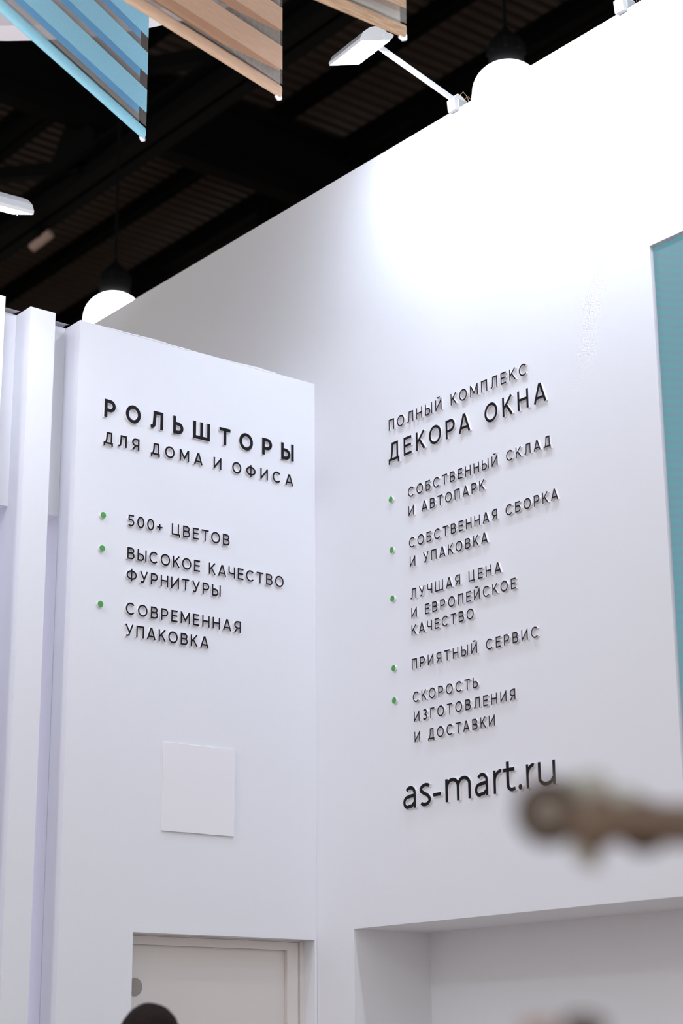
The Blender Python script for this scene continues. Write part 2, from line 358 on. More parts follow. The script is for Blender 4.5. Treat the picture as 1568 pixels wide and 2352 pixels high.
# ------------------------------------------------------------------ zebra roller blinds
def fabric(name, c1, c2, grain, transl=0.35):
    m = bpy.data.materials.new(name); m.use_nodes = True; nt = m.node_tree; N = nt.nodes; L = nt.links
    b = N['Principled BSDF']; b.inputs['Roughness'].default_value = 0.85; b.inputs['Specular IOR Level'].default_value = 0.2
    tc = N.new('ShaderNodeTexCoord'); mp = N.new('ShaderNodeMapping'); mp.inputs['Scale'].default_value = grain
    L.new(tc.outputs['Object'], mp.inputs['Vector'])
    n = N.new('ShaderNodeTexNoise'); n.inputs['Scale'].default_value = 1.0; n.inputs['Detail'].default_value = 5; L.new(mp.outputs[0], n.inputs['Vector'])
    r = N.new('ShaderNodeMapRange'); r.inputs[1].default_value = 0.35; r.inputs[2].default_value = 0.65; L.new(n.outputs['Fac'], r.inputs[0])
    mx = N.new('ShaderNodeMix'); mx.data_type = 'RGBA'; mx.inputs[6].default_value = (*c1, 1); mx.inputs[7].default_value = (*c2, 1); L.new(r.outputs[0], mx.inputs[0])
    L.new(mx.outputs[2], b.inputs['Base Color'])
    tr = N.new('ShaderNodeBsdfTranslucent'); L.new(mx.outputs[2], tr.inputs['Color'])
    ms = N.new('ShaderNodeMixShader'); ms.inputs[0].default_value = transl
    L.new(b.outputs[0], ms.inputs[1]); L.new(tr.outputs[0], ms.inputs[2]); L.new(ms.outputs[0], N['Material Output'].inputs['Surface'])
    return m
def voile(name, col, op=0.42, sc=420):
    m = bpy.data.materials.new(name); m.use_nodes = True; nt = m.node_tree; N = nt.nodes; L = nt.links
    b = N['Principled BSDF']; b.inputs['Base Color'].default_value = (*col, 1); b.inputs['Roughness'].default_value = 0.6
    tc = N.new('ShaderNodeTexCoord'); w = N.new('ShaderNodeTexWave'); w.wave_type = 'BANDS'; w.bands_direction = 'X'; w.inputs['Scale'].default_value = sc / 6.28
    w.inputs['Distortion'].default_value = 0.4; L.new(tc.outputs['Object'], w.inputs['Vector'])
    r = N.new('ShaderNodeMapRange'); r.inputs[3].default_value = op - 0.16; r.inputs[4].default_value = op + 0.16; L.new(w.outputs['Fac'], r.inputs[0])
    L.new(r.outputs[0], b.inputs['Alpha'])
    return m
def blind(corner, yaw, c1, c2, cb, vo, width, label, bow, grain, hgt=0.532):
    root = empty('roller_blind', corner, radians(yaw)); tag(root, label, 'blind', 'zebra roller blinds hung under the canopy')
    # local: x along the blind from its right-hand bottom corner, y<0 or >0 to the far side
    D = Vector((cos(radians(yaw)), sin(radians(yaw)), 0)); nv = Vector((-D.y, D.x, 0)); far = 1 if nv.dot(Vector((0.6, 0.75, 0))) > 0 else -1
    F1 = fabric(label[:6] + '_band', c1, c2, grain); F2 = fabric(label[:6] + '_rear', cb, cb, grain, 0.5)
    def strip(z0, z1, yfun, name, m, nx=28):
        bm = bmesh.new(); g = []
        for i in range(nx + 1):
            x = width * (i / nx) ** 1.6
            g.append([bm.verts.new((x, yfun(x), z)) for z in (z0, z1)])
        for a, b_ in zip(g, g[1:]): bm.faces.new((a[0], b_[0], b_[1], a[1]))
        o = obj(name, bm, m, root); md = o.modifiers.new('t', 'SOLIDIFY'); md.thickness = 0.0006; md.offset = 0
        return o
    bands = [(0.109, 0.207), (0.272, 0.368), (0.434, hgt)]
    gaps = [(0.050, 0.109), (0.207, 0.272), (0.368, 0.434)]
    for z0, z1 in bands:
        if z0 < hgt: strip(z0, min(z1, hgt), lambda x: 0.0, 'opaque_band', F1)
    for z0, z1 in gaps:
        if z1 <= hgt + .01: strip(z0, z1, lambda x: 0.0, 'sheer_band', VF)
    off = (lambda x: far * (0.012 + bow * min(1, x / 0.33) ** 0.8)) if bow else (lambda x: far * 0.034)
    for z0, z1 in bands: strip(z0 + 0.004, min(z1, hgt), off, 'rear_band', F2)
    for z0, z1 in gaps: strip(z0 + 0.004, z1 + 0.004, off, 'rear_sheer_band', vo)
    # weighted bottom bar wrapped in fabric
    bm = bmesh.new(); pr = []
    for t in range(16):
        a = 2 * pi * t / 16; pr.append((far * 0.011 + 0.011 * cos(a), 0.025 + 0.025 * (abs(sin(a)) ** 0.8) * (1 if sin(a) > 0 else -1)))
    A = [bm.verts.new((0.0, q[0], q[1])) for q in pr]; B = [bm.verts.new((width, q[0], q[1])) for q in pr]
    bm.faces.new(A); bm.faces.new(B[::-1])
    for i in range(16): bm.faces.new((A[i], A[(i + 1) % 16], B[(i + 1) % 16], B[i]))
    bmesh.ops.recalc_face_normals(bm, faces=bm.faces[:])
    obj('bottom_bar', bm, F1, root)
    # clear plastic end clip curling round the bar
    bm = bmesh.new(); tube(bm, [(-0.002, -0.006 + far * 0.011, 0.034), (-0.005, -0.004 + far * 0.011, 0.012), (-0.001, far * 0.011, -0.003), (0.010, far * 0.011, -0.008), (0.026, far * 0.011, -0.003)], [0.004, 0.007, 0.008, 0.008, 0.005], 10)
    o = obj('end_clip', bm, mat('clip_plastic', (0.80, 0.78, 0.84), 0.2), root, True); o['label'] = 'milky plastic clip at the corner of the bottom bar'
    # roller tube with brackets, hung from the canopy
    bm = bmesh.new(); tube(bm, [(-0.001, far * 0.02, hgt + 0.016), (width, far * 0.02, hgt + 0.016)], 0.020, 20); obj('roller_tube', bm, F1, root, True)
    for x in (0.25, width - 0.05):
        bm = bmesh.new(); tube(bm, [(x, far * 0.02, hgt + 0.03), (x, far * 0.02, CZ - 0.0004 - corner[2])], 0.0015, 6); obj('hanging_wire', bm, PLASTIC, root)
    return root
VF = voile('voile_front', (0.36, 0.34, 0.32), 0.17)
V1 = voile('voile_grey', (0.40, 0.37, 0.34), 0.42); V2 = voile('voile_beige', (0.36, 0.33, 0.29), 0.62)
blind((3.3590, 5.3607, 5.0), -152.25, (0.36, 0.72, 0.86), (0.42, 0.76, 0.89), (0.16, 0.68, 0.97), V1, 1.15, 'sky blue zebra roller blind with sheer grey stripes, leftmost of the three', 0, (60, 60, 200))
blind((3.5812, 4.7915, 5.0), -166.25, (0.60, 0.42, 0.30), (0.70, 0.52, 0.39), (0.78, 0.48, 0.27), V1, 1.15, 'beige zebra roller blind with bowed rear stripes, middle of the three', 0.050, (14, 14, 420))
blind((3.6755, 4.2025, 5.0), 179.5, (0.34, 0.225, 0.145), (0.56, 0.40, 0.28), (0.34, 0.22, 0.13), V2, 1.15, 'brown wood-grain zebra roller blind, rightmost of the three', 0, (10, 10, 260))

# ------------------------------------------------------------------ LED screen
m = bpy.data.materials.new('led_screen'); m.use_nodes = True; nt = m.node_tree; N = nt.nodes; L = nt.links
b = N['Principled BSDF']; b.inputs['Base Color'].default_value = (0.03, 0.03, 0.035, 1); b.inputs['Roughness'].default_value = 0.6
tc = N.new('ShaderNodeTexCoord')
def MA(op, a, b_=None):
    n = N.new('ShaderNodeMath'); n.operation = op
    for i, v in enumerate((a, b_)):
        if v is None: continue
        if isinstance(v, (int, float)): n.inputs[i].default_value = v
        else: L.new(v, n.inputs[i])
    return n.outputs[0]
sp = N.new('ShaderNodeSeparateXYZ'); L.new(tc.outputs['Object'], sp.inputs[0])
u_ = MA('SUBTRACT', 1.3105, sp.outputs[1]); z_ = sp.outputs[2]
sl = MA('MULTIPLY', MA('SUBTRACT', z_, 0.45), 0.42); cv = MA('MULTIPLY', MA('MULTIPLY', u_, sl), MA('SUBTRACT', 1.0, MA('MULTIPLY', u_, 1.6)))
ph = MA('MULTIPLY', MA('ADD', z_, cv), 2 * pi / 0.034)
band = MA('ADD', MA('MULTIPLY', MA('SINE', ph), 0.5), 0.5)
mx = N.new('ShaderNodeMix'); mx.data_type = 'RGBA'; mx.inputs[6].default_value = (0.055, 0.33, 0.335, 1); mx.inputs[7].default_value = (0.11, 0.275, 0.37, 1); L.new(band, mx.inputs[0])
# diode lattice, 5 mm pitch
da = MA('SINE', MA('MULTIPLY', u_, 2 * pi / 0.0056)); db = MA('SINE', MA('MULTIPLY', z_, 2 * pi / 0.0056)); dots = MA('MULTIPLY', da, db)
hs = N.new('ShaderNodeMix'); hs.data_type = 'RGBA'; hs.inputs[7].default_value = (0.33, 0.22, 0.33, 1); L.new(mx.outputs[2], hs.inputs[6])
L.new(MA('MULTIPLY', MA('MAXIMUM', dots, 0.0), 0.55), hs.inputs[0])
L.new(hs.outputs[2], b.inputs['Emission Color']); b.inputs['Emission Strength'].default_value = 0.90
LED = m
sc_ = empty('led_screen', (X0 + 0.03, 2.716, 2.42)); tag(sc_, 'large teal video screen with fine moire bands, at the right edge', 'screen')
bm = bmesh.new(); bx(bm, -0.018, 0.06, -1.31, 1.3105, 0.004, 2.006); obj('display_face', bm, LED, sc_)
TRIMM = mat('screen_trim', (0.55, 0.53, 0.60), 0.5)
bm = bmesh.new(); bx(bm, -0.021, 0.06, 1.3106, 1.3149, 0.0, 2.0105); obj('edge_trim', bm, TRIMM, sc_)
bm = bmesh.new(); bx(bm, -0.021, 0.06, -1.31, 1.3105, 2.0062, 2.0105); obj('edge_trim', bm, TRIMM, sc_)

# ------------------------------------------------------------------ blank plate (the code on it is left out)
bm = bmesh.new(); bx(bm, 0, 0.340, -0.008, 0.0, 0, 0.345); bmesh.ops.bevel(bm, geom=bm.edges[:], offset=0.0008, segments=1, affect='EDGES')
o = obj('sign_plate', bm, PLATE); o.location = (3.9065, Y0 - 0.0002, 2.4855); tag(o, 'square white plate mounted on the left panel, above the doorway', 'sign')

# ------------------------------------------------------------------ raised lettering
def arcp(cx, cy, rx, ry, a0, a1, n=14): return [(cx + rx * cos(radians(a0 + (a1 - a0) * i / n)), cy + ry * sin(radians(a0 + (a1 - a0) * i / n))) for i in range(n + 1)]
def bowl(x, y0, y1, xr, n=10):
    """P-like bowl: out along the top, round, back along the bottom"""
    ry = (y1 - y0) / 2; rx = min(ry * 1.02, (xr - x) * 0.62); cx = xr - rx
    return [(x, y1)] + arcp(cx, (y0 + y1) / 2, rx, ry, 90, -90, n) + [(x, y0)]
def glyph(ch, w):
    """stroked capitals, cap height 1; returns (width, [(polyline, closed)])"""
    h = w / 2; T = 1 - h; Bm = h
    S_ = []
    def ln(*p): S_.append((list(p), False))
    if ch == 'О': W_ = 0.94; S_.append((arcp(W_ / 2, .5, W_ / 2 - h, .5 + .01 - h, 0, 360, 40)[:-1], True))
    elif ch == '0': W_ = 0.70; S_.append((arcp(W_ / 2, .5, W_ / 2 - h, .5 + .01 - h, 0, 360, 36)[:-1], True))
    elif ch == 'С': W_ = 0.86; ln(*arcp(.47, .5, .47 - h, .51 - h, 42, 318, 30))
    elif ch == 'Р': W_ = 0.70; ln((h, 0), (h, 1)); ln(*bowl(h, .40, T, W_ - h))
    elif ch == 'Я': W_ = 0.70; ln((W_ - h, 0), (W_ - h, 1)); ln(*[(W_ - x, y) for x, y in bowl(h, .40, T, W_ - h)]); ln((W_ * .52, .42), (h * .95, 0))
    elif ch == 'В': W_ = 0.72; ln((h, 0), (h, 1)); ln(*bowl(h, .52, T, W_ - h - .04)); ln(*bowl(h, Bm, .52, W_ - h))
    elif ch == 'Б': W_ = 0.70; ln((h, 0), (h, 1)); ln((h, T), (W_ - .05, T)); ln(*bowl(h, Bm, .57, W_ - h))
    elif ch == 'Ь': W_ = 0.68; ln((h, 0), (h, 1)); ln(*bowl(h, Bm, .58, W_ - h))
    elif ch == 'Ы': W_ = 0.90; ln((h, 0), (h, 1)); ln(*bowl(h, Bm, .58, .66 - h)); ln((W_ - h, 0), (W_ - h, 1))
    elif ch == 'П': W_ = 0.74; ln((h, 0), (h, T), (W_ - h, T), (W_ - h, 0))
    elif ch == 'Н': W_ = 0.76; ln((h, 0), (h, 1)); ln((W_ - h, 0), (W_ - h, 1)); ln((h, .52), (W_ - h, .52))
    elif ch in 'ИЙ':
        W_ = 0.80; ln((h, 0), (h, 1)); ln((W_ - h, 0), (W_ - h, 1)); ln((h * 1.1, .10), (W_ - h * 1.1, .90))
        if ch == 'Й': ln(*arcp(W_ / 2, 1.26, .15, .13, 190, 350, 10))
    elif ch == 'К': W_ = 0.72; ln((h, 0), (h, 1)); ln((W_ - h * 1.15, 1), (h * 1.6, .42)); ln((.28, .56), (W_ - h * .9, 0))
    elif ch == 'Е': W_ = 0.63; ln((W_, T), (h, T), (h, Bm), (W_, Bm)); ln((h, .52), (W_ - .03, .52))
    elif ch == 'Г': W_ = 0.60; ln((W_, T), (h, T), (h, 0))
    elif ch == 'Т': W_ = 0.74; ln((0, T), (W_, T)); ln((W_ / 2, 0), (W_ / 2, T))
    elif ch == 'А': W_ = 0.86; ln((h * .95, 0), (W_ / 2 - .02, 1)); ln((W_ - h * .95, 0), (W_ / 2 + .02, 1)); ln((.2, .27), (W_ - .2, .27))
    elif ch == 'М': W_ = 0.94; ln((h, 0), (h, 1)); ln((W_ - h, 0), (W_ - h, 1)); ln((h * 1.2, .97), (W_ / 2, .27), (W_ - h * 1.2, .97))
    elif ch == 'Л': W_ = 0.80; ln((W_ - h, 0), (W_ - h, T), (.27, T), (.235, .42), *arcp(.07, .24, .150, .24 - h, 8, -82, 6), (0, Bm))
    elif ch == 'Д': W_ = 0.88; ln((h, -.17), (h, Bm), (W_ - h, Bm), (W_ - h, -.17)); ln((.21, Bm), (.30, .45), (.33, T), (W_ - .16, T), (W_ - .16, Bm))
    elif ch == 'Ч': W_ = 0.70; ln((W_ - h, 0), (W_ - h, 1)); ln((h, 1), (h, .66), *arcp(h + .2, .60, .2, .2, 180, 270, 6), (W_ - h, .41))
    elif ch == 'У': W_ = 0.80; ln((h * 1.1, 1), (.42, .36)); ln((W_ - h * 1.0, 1), (.44, .30), *arcp(.25, .22, .17, .22 - h, 5, -80, 6), (.12, Bm))
    elif ch == 'Ш': W_ = 1.12; ln((h, 1), (h, Bm), (W_ - h, Bm), (W_ - h, 1)); ln((W_ / 2, Bm), (W_ / 2, 1))
    elif ch == 'Ц': W_ = 0.86; ln((h, 1), (h, Bm), (W_ - h, Bm), (W_ - h, -.17)); ln((W_ - .12 - h, Bm), (W_ - .12 - h, 1))
    elif ch == 'Ф': W_ = 1.00; ln((W_ / 2, -.04), (W_ / 2, 1.04)); S_.append((arcp(W_ / 2, .5, W_ / 2 - h, .40 - h, 0, 360, 36)[:-1], True))
    elif ch == 'З': W_ = 0.66; ln(*arcp(.33, .755, .25 - h * .2, .255 - h, 150, -88, 14)); ln(*arcp(.33, .265, .33 - h, .275 - h, 88, -150, 16)); ln((.22, .52), (.36, .52))
    elif ch == '5': W_ = 0.63; ln((W_ - .04, T), (.13, T), (.10, .56)); ln((.10, .55), *arcp(.30, .32, .33 - h, .325 - h, 100, -145, 16))
    elif ch == '+': W_ = 0.56; ln((0, .42), (W_, .42)); ln((W_ / 2, .14), (W_ / 2, .70))
    # lower case: unit is the x height
    elif ch == 'a': W_ = 0.86; ln((W_ - h, 0), (W_ - h, .62), *arcp(W_ - h - .30, .64, .30, .36 - h, 0, 145, 10)[1:]); ln((W_ - h, .56), (.44, .54), *arcp(.30, .29, .30 - h, .27 - h * .6, 80, 300, 12), (.58, .10), (W_ - h, .26))
    elif ch == 's': W_ = 0.74; ln(*arcp(.40, .745, .30 - h * .2, .265 - h, 40, 200, 9), (.28, .58), (.50, .47), *arcp(.35, .265, .36 - h, .275 - h, 25, -145, 10))
    elif ch == '-': W_ = 0.48; ln((0, .42), (W_, .42))
    elif ch == 'm':
        W_ = 1.50; ln((h, 0), (h, 1)); xm = W_ / 2
        ln((h, .66), *arcp((h + xm) / 2 + .01, .64, (xm - h) / 2 - .01, .38 - h, 165, 0, 10), (xm, 0)); ln((xm, .66), *arcp((xm + W_ - h) / 2 + .01, .64, (W_ - h - xm) / 2 - .01, .38 - h, 165, 0, 10), (W_ - h, 0))
    elif ch == 'r': W_ = 0.50; ln((h, 0), (h, 1)); ln((h, .50), *arcp(.47, .50, .47 - h, .52 - h, 170, 92, 8), (W_, T - .0))
    elif ch == 't': W_ = 0.62; ln((.24, 1.27), (.24, .30), *arcp(.46, .28, .22, .29 - h, 180, 270, 8), (W_, Bm + .02)); ln((0, 1 - h), (W_ - .02, 1 - h))
    elif ch == '.': W_ = 0.25; S_.append((arcp(.125, .12, .0625, .0625, 0, 360, 16)[:-1], 'dot'))
    elif ch == 'u': W_ = 0.96; ln((h, 1), (h, .36), *arcp(W_ / 2 - .02, .36, W_ / 2 - .02 - h, .37 - h, 180, 350, 14)[1:]); ln((W_ - h, 0), (W_ - h, 1))
    else: raise ValueError(ch)
    return W_, S_
def stroke_poly(pts, closed, w):
    """offset a polyline both ways with mitred joints"""
    h = w / 2; n = len(pts); Lf, Rt = [], []
    P = [Vector(p) for p in pts]; Q = [P[0]]
    for q in P[1:]:
        if (q - Q[-1]).length > 1e-4: Q.append(q)
    P = Q; n = len(P)
    for i in range(n):
        if closed: a, b = P[i - 1], P[(i + 1) % n]
        else: a, b = P[max(i - 1, 0)], P[min(i + 1, n - 1)]
        d1 = (P[i] - a); d2 = (b - P[i])
        if d1.length < 1e-6: d1 = d2
        if d2.length < 1e-6: d2 = d1
        d1 = d1.normalized(); d2 = d2.normalized(); t = d1 + d2
        if t.length < 1e-6: t = d1
        t.normalize(); nn = Vector((-t.y, t.x)); k = h / max(0.35, nn.dot(Vector((-d1.y, d1.x))))
        Lf.append(P[i] + nn * k); Rt.append(P[i] - nn * k)
    return Lf, Rt
LCACHE = {}
THK = 0.0100
def letter_mesh(ch, cap, w):
    key = (ch, cap, w)
    if key in LCACHE: return LCACHE[key]
    W_, strokes = glyph(ch, w); bm = bmesh.new()
    for si, (pts, closed) in enumerate(strokes):
        eps = 0.00004 * si      # keep crossing strokes off one another's plane
        yf_ = -THK - eps
        if closed == 'dot':
            poly = [(x * cap, y * cap) for x, y in pts]
            # full disc of the stated radius x2
            cx = sum(p_[0] for p_ in poly) / len(poly); cy = sum(p_[1] for p_ in poly) / len(poly)
            poly = [(cx + (x - cx) * 1.9, cy + (y - cy) * 1.9) for x, y in poly]
            A = [bm.verts.new((x, yf_, y)) for x, y in poly]; B = [bm.verts.new((x, 0, y)) for x, y in poly]
            bm.faces.new(A).material_index = 0
            for i in range(len(A)): bm.faces.new((A[i], B[i], B[(i + 1) % len(A)], A[(i + 1) % len(A)])).material_index = 1
            continue
        Lf, Rt = stroke_poly(pts, closed is True, w)
        n = len(Lf)
        fl = [bm.verts.new((p_.x * cap, yf_, p_.y * cap)) for p_ in Lf]; fr = [bm.verts.new((p_.x * cap, yf_, p_.y * cap)) for p_ in Rt]
        bl = [bm.verts.new((p_.x * cap, 0, p_.y * cap)) for p_ in Lf]; br = [bm.verts.new((p_.x * cap, 0, p_.y * cap)) for p_ in Rt]
        rng = range(n) if closed else range(n - 1)
        for i in rng:
            j = (i + 1) % n
            bm.faces.new((fl[i], fr[i], fr[j], fl[j])).material_index = 0
            bm.faces.new((bl[i], fl[i], fl[j], bl[j])).material_index = 1
            bm.faces.new((fr[i], br[i], br[j], fr[j])).material_index = 1
        if not closed:
            bm.faces.new((fl[0], bl[0], br[0], fr[0])).material_index = 1
            bm.faces.new((fl[-1], fr[-1], br[-1], bl[-1])).material_index = 1
    me = bpy.data.meshes.new('letter'); bm.to_mesh(me); bm.free(); me.materials.append(LETTER); me.materials.append(EDGE)
    LCACHE[key] = (W_, me); return LCACHE[key]
def text_line(s, side, a, b, z, cap, w, label, group, space=0.36, xs=None, zend=None):
    """side 'L': on the left panel, a<b are world x; side 'R': on the right wall, a>b are world y"""
    if side == 'L': root = empty('raised_lettering', (a, Y0, z), 0)
    else: root = empty('raised_lettering', (X0, a, z), -pi / 2)
    tag(root, label, 'lettering', group)
    total = abs(b - a); gl = [(c, letter_mesh(c, cap, w) if c != ' ' else None) for c in s]
    wsum = sum((g[0] if g else space) * cap for c, g in gl)
    # optical kerning pairs
    kern = {('Т', 'А'): -.10, ('Р', 'А'): -.08, ('К', 'О'): -.05, ('Т', 'О'): -.03, ('Л', 'А'): -.0, ('У', 'П'): -.0, ('Т', 'А'): -.1, ('А', 'Ч'): -.04, ('О', 'Т'): -.02, ('Г', 'О'): -.04, ('К', 'А'): -.03, ('А', 'В'): -.02}
    ks = sum(kern.get((s[i], s[i + 1]), 0) * cap for i in range(len(s) - 1))
    trk = (total - wsum - ks) / (len(s) - 1)
    x = 0.0
    for i, (c, g) in enumerate(gl):
        if g:
            o = bpy.data.objects.new('letter', g[1]); COL.objects.link(o); o.parent = root
            if xs: o.location = (xs[i][0], 0, 0); o.scale = (xs[i][1] / (g[0] * cap), 1, 1)
            else: o.location = (x, 0, 0)
            if zend: o.location.z = (zend - z) * (o.location.x / total)
        x += (g[0] if g else space) * cap + trk
        if i < len(s) - 1: x += kern.get((s[i], s[i + 1]), 0) * cap
    return root
GL, GR = 'raised lettering on the left panel', 'raised lettering on the right wall'
text_line('РОЛЬШТОРЫ', 'L', 3.591, 4.542, 4.108, 0.0760, 0.195, 'bold black raised heading РОЛЬШТОРЫ on the left panel', GL)
text_line('ДЛЯ ДОМА И ОФИСА', 'L', 3.592, 4.539, 3.996, 0.0500, 0.150, 'black raised line ДЛЯ ДОМА И ОФИСА under the left heading', GL, 0.12)
text_line('500+ ЦВЕТОВ', 'L', 3.715, 4.209, 3.674, 0.0480, 0.135, "black raised line 500+ ЦВЕТОВ beside the upper green dot, left panel", GL)
text_line('ВЫСОКОЕ КАЧЕСТВО', 'L', 3.716, 4.488, 3.539, 0.0480, 0.135, "black raised line ВЫСОКОЕ КАЧЕСТВО, widest of the left panel's list", GL)
text_line('ФУРНИТУРЫ', 'L', 3.715, 4.167, 3.451, 0.0480, 0.135, "black raised line ФУРНИТУРЫ, second row at the middle left dot", GL)
text_line('СОВРЕМЕННАЯ', 'L', 3.716, 4.269, 3.314, 0.0480, 0.135, "black raised line СОВРЕМЕННАЯ beside the lowest dot on the left panel", GL)
text_line('УПАКОВКА', 'L', 3.715, 4.111, 3.227, 0.0480, 0.135, "black raised line УПАКОВКА, bottom line on the left panel", GL)
text_line('ПОЛНЫЙ КОМПЛЕКС', 'R', 5.489, 4.671, 4.131, 0.0482, 0.125, 'black raised line ПОЛНЫЙ КОМПЛЕКС, topmost on the right wall', GR)
text_line('ДЕКОРА ОКНА', 'R', 5.493, 4.572, 3.997, 0.0783, 0.140, 'larger black raised heading ДЕКОРА ОКНА on the right wall', GR)
text_line('СОБСТВЕННЫЙ СКЛАД', 'R', 5.375, 4.560, 3.813, 0.0425, 0.130, "black raised line СОБСТВЕННЫЙ СКЛАД beside the topmost dot, right wall", GR)
text_line('И АВТОПАРК', 'R', 5.374, 4.923, 3.734, 0.0425, 0.130, "short black raised line И АВТОПАРК, second row at the topmost right dot", GR)
text_line('СОБСТВЕННАЯ СБОРКА', 'R', 5.375, 4.534, 3.600, 0.0425, 0.130, "black raised line СОБСТВЕННАЯ СБОРКА, longest of the right wall's list", GR)
text_line('И УПАКОВКА', 'R', 5.372, 4.916, 3.521, 0.0425, 0.130, "black raised line И УПАКОВКА, second row at the second right dot", GR)
text_line('ЛУЧШАЯ ЦЕНА', 'R', 5.371, 4.848, 3.388, 0.0425, 0.130, "black raised line ЛУЧШАЯ ЦЕНА, first row at the third right dot", GR)
text_line('И ЕВРОПЕЙСКОЕ', 'R', 5.369, 4.772, 3.310, 0.0420, 0.130, "black raised line И ЕВРОПЕЙСКОЕ, middle row at the third right dot", GR)
text_line('КАЧЕСТВО', 'R', 5.370, 5.007, 3.240, 0.0420, 0.130, "black raised line КАЧЕСТВО, lowest row at the third right dot", GR)
text_line('ПРИЯТНЫЙ СЕРВИС', 'R', 5.372, 4.666, 3.104, 0.0420, 0.130, "black raised line ПРИЯТНЫЙ СЕРВИС, single row at the fourth right dot", GR)
text_line('СКОРОСТЬ', 'R', 5.370, 4.995, 2.971, 0.0415, 0.130, "black raised line СКОРОСТЬ, first row at the lowest right dot", GR)
text_line('ИЗГОТОВЛЕНИЯ', 'R', 5.366, 4.796, 2.894, 0.0415, 0.130, "black raised line ИЗГОТОВЛЕНИЯ, middle row at the lowest right dot", GR)
text_line('И ДОСТАВКИ', 'R', 5.365, 4.909, 2.814, 0.0415, 0.130, "black raised line И ДОСТАВКИ, just above the web address", GR)
URLX = [(0.0016, 0.0759), (0.0955, 0.0723), (0.1776, 0.0449), (0.2476, 0.1431), (0.4116, 0.0727), (0.513, 0.0428), (0.566, 0.0623), (0.6432, 0.0208), (0.6857, 0.0412), (0.7464, 0.0875)]
text_line('as-mart.ru', 'R', 5.441, 4.607, 2.562, 0.0866, 0.158, 'large lower-case black raised web address on the right wall', GR, xs=URLX)
# green bullet discs
def bullet(loc, side, label):
    bm = bmesh.new(); n = 28; r = 0.0128
    A = [bm.verts.new((r * cos(2 * pi * i / n), -THK, r * sin(2 * pi * i / n))) for i in range(n)]; B = [bm.verts.new((v.co.x, 0, v.co.z)) for v in A]
    bm.faces.new(A).material_index = 0
    for i in range(n): bm.faces.new((A[i], B[i], B[(i + 1) % n], A[(i + 1) % n])).material_index = 1
    o = obj('bullet_disc', bm, [GREEN, EDGE]); o.location = loc; o.rotation_euler = (0, 0, 0 if side == 'L' else -pi / 2)
    tag(o, label, 'bullet point', 'green bullet discs beside the lettering')
for z, t in ((3.697, 'uppermost green round dot on the left panel, beside 500+'), (3.561, 'middle green round dot on the left panel'), (3.337, 'lowest green round dot on the left panel')): bullet((3.601, Y0, z), 'L', t)
for z, t in ((3.8326, 'topmost'), (3.6175, 'second'), (3.4144, 'third'), (3.1287, 'fourth'), (2.9979, 'lowest')): bullet((X0, 5.484, z), 'R', t + ' of the five green round dots on the right wall')

# ------------------------------------------------------------------ crumpled film between the slats
FILM = mat('film', (0.80, 0.80, 0.84), 0.3, alpha=0.75)
for x0_, x1_, lab in ((3.359, 3.472, 'crumpled clear film over the gap beside the left panel'), (3.1345, 3.246, 'crumpled clear film over the gap at the left edge')):
    bm = bmesh.new(); g = []
    for i in range(9):
        row = []
        for j in range(5):
            x = x0_ + 0.003 + (x1_ - x0_ - 0.006) * i / 8; y = Y0 + 0.075 + 0.14 * j / 4
            z = ZL + 0.003 + 0.022 * max(0, sin(j / 4 * pi)) * (1 - 0.6 * i / 8) + random.uniform(0, 0.004) if 0 < j < 4 else ZL + 0.003
            row.append(bm.verts.new((x, y, z)))
        g.append(row)
    for i in range(8):
        for j in range(4): bm.faces.new((g[i][j], g[i + 1][j], g[i + 1][j + 1], g[i][j + 1]))
    o = obj('plastic_film', bm, FILM); tag(o, lab, 'film')

# ------------------------------------------------------------------ dried floral arrangement close to the lens
DRIED = mat('dried_pod', (0.085, 0.058, 0.042), 0.8, noise=(120, 0.35))
PODIN = mat('pod_face', (0.30, 0.26, 0.23), 0.85, noise=(200, 0.2))
STEMM = mat('dried_stem', (0.20, 0.14, 0.105), 0.8, noise=(80, 0.3))
LEAFM = mat('sage_leaf', (0.48, 0.49, 0.44), 0.7, noise=(60, 0.12))
ROSE = mat('dusty_petal', (0.55, 0.42, 0.38), 0.8, noise=(60, 0.12))
def frame_from(axis):
    a = Vector(axis).normalized(); x = a.cross(Vector((0, 0, 1)) if abs(a.z) < .9 else Vector((1, 0, 0))).normalized(); return Matrix((x, a.cross(x), a)).transposed().to_4x4()
base = Vector((1.45, 0.62, 0.0))
root = empty('dried_bouquet', base); tag(root, 'blurred dried bouquet with brown pods and sage leaves, near right edge', 'dried flowers')
def rel(p): return Vector(p) - base
def pod(p, axis, R, ring=True):
    Mx = Matrix.Translation(rel(p)) @ frame_from(axis)
    bm = bmesh.new(); lathe(bm, [(0.003, -R * 1.1), (R * .45, -R * .8), (R * .85, -R * .35), (R, 0), (R * .95, R * .12), (R * .6, R * .15), (R * .52, R * .02), (0.001, R * .02)], 24); bm.transform(Mx)
    o = obj('seed_pod', bm, DRIED, root, True)
    bm = bmesh.new(); lathe(bm, [(R * .50, R * .03), (R * .45, R * .10), (R * .2, R * .14), (0.001, R * .14)], 20); bm.transform(Mx); obj('pod_face', bm, PODIN, o, True)
def stem(pts, r): bm = bmesh.new(); tube(bm, [rel(p) for p in pts], r, 8); return obj('stem', bm, STEMM, root, True)
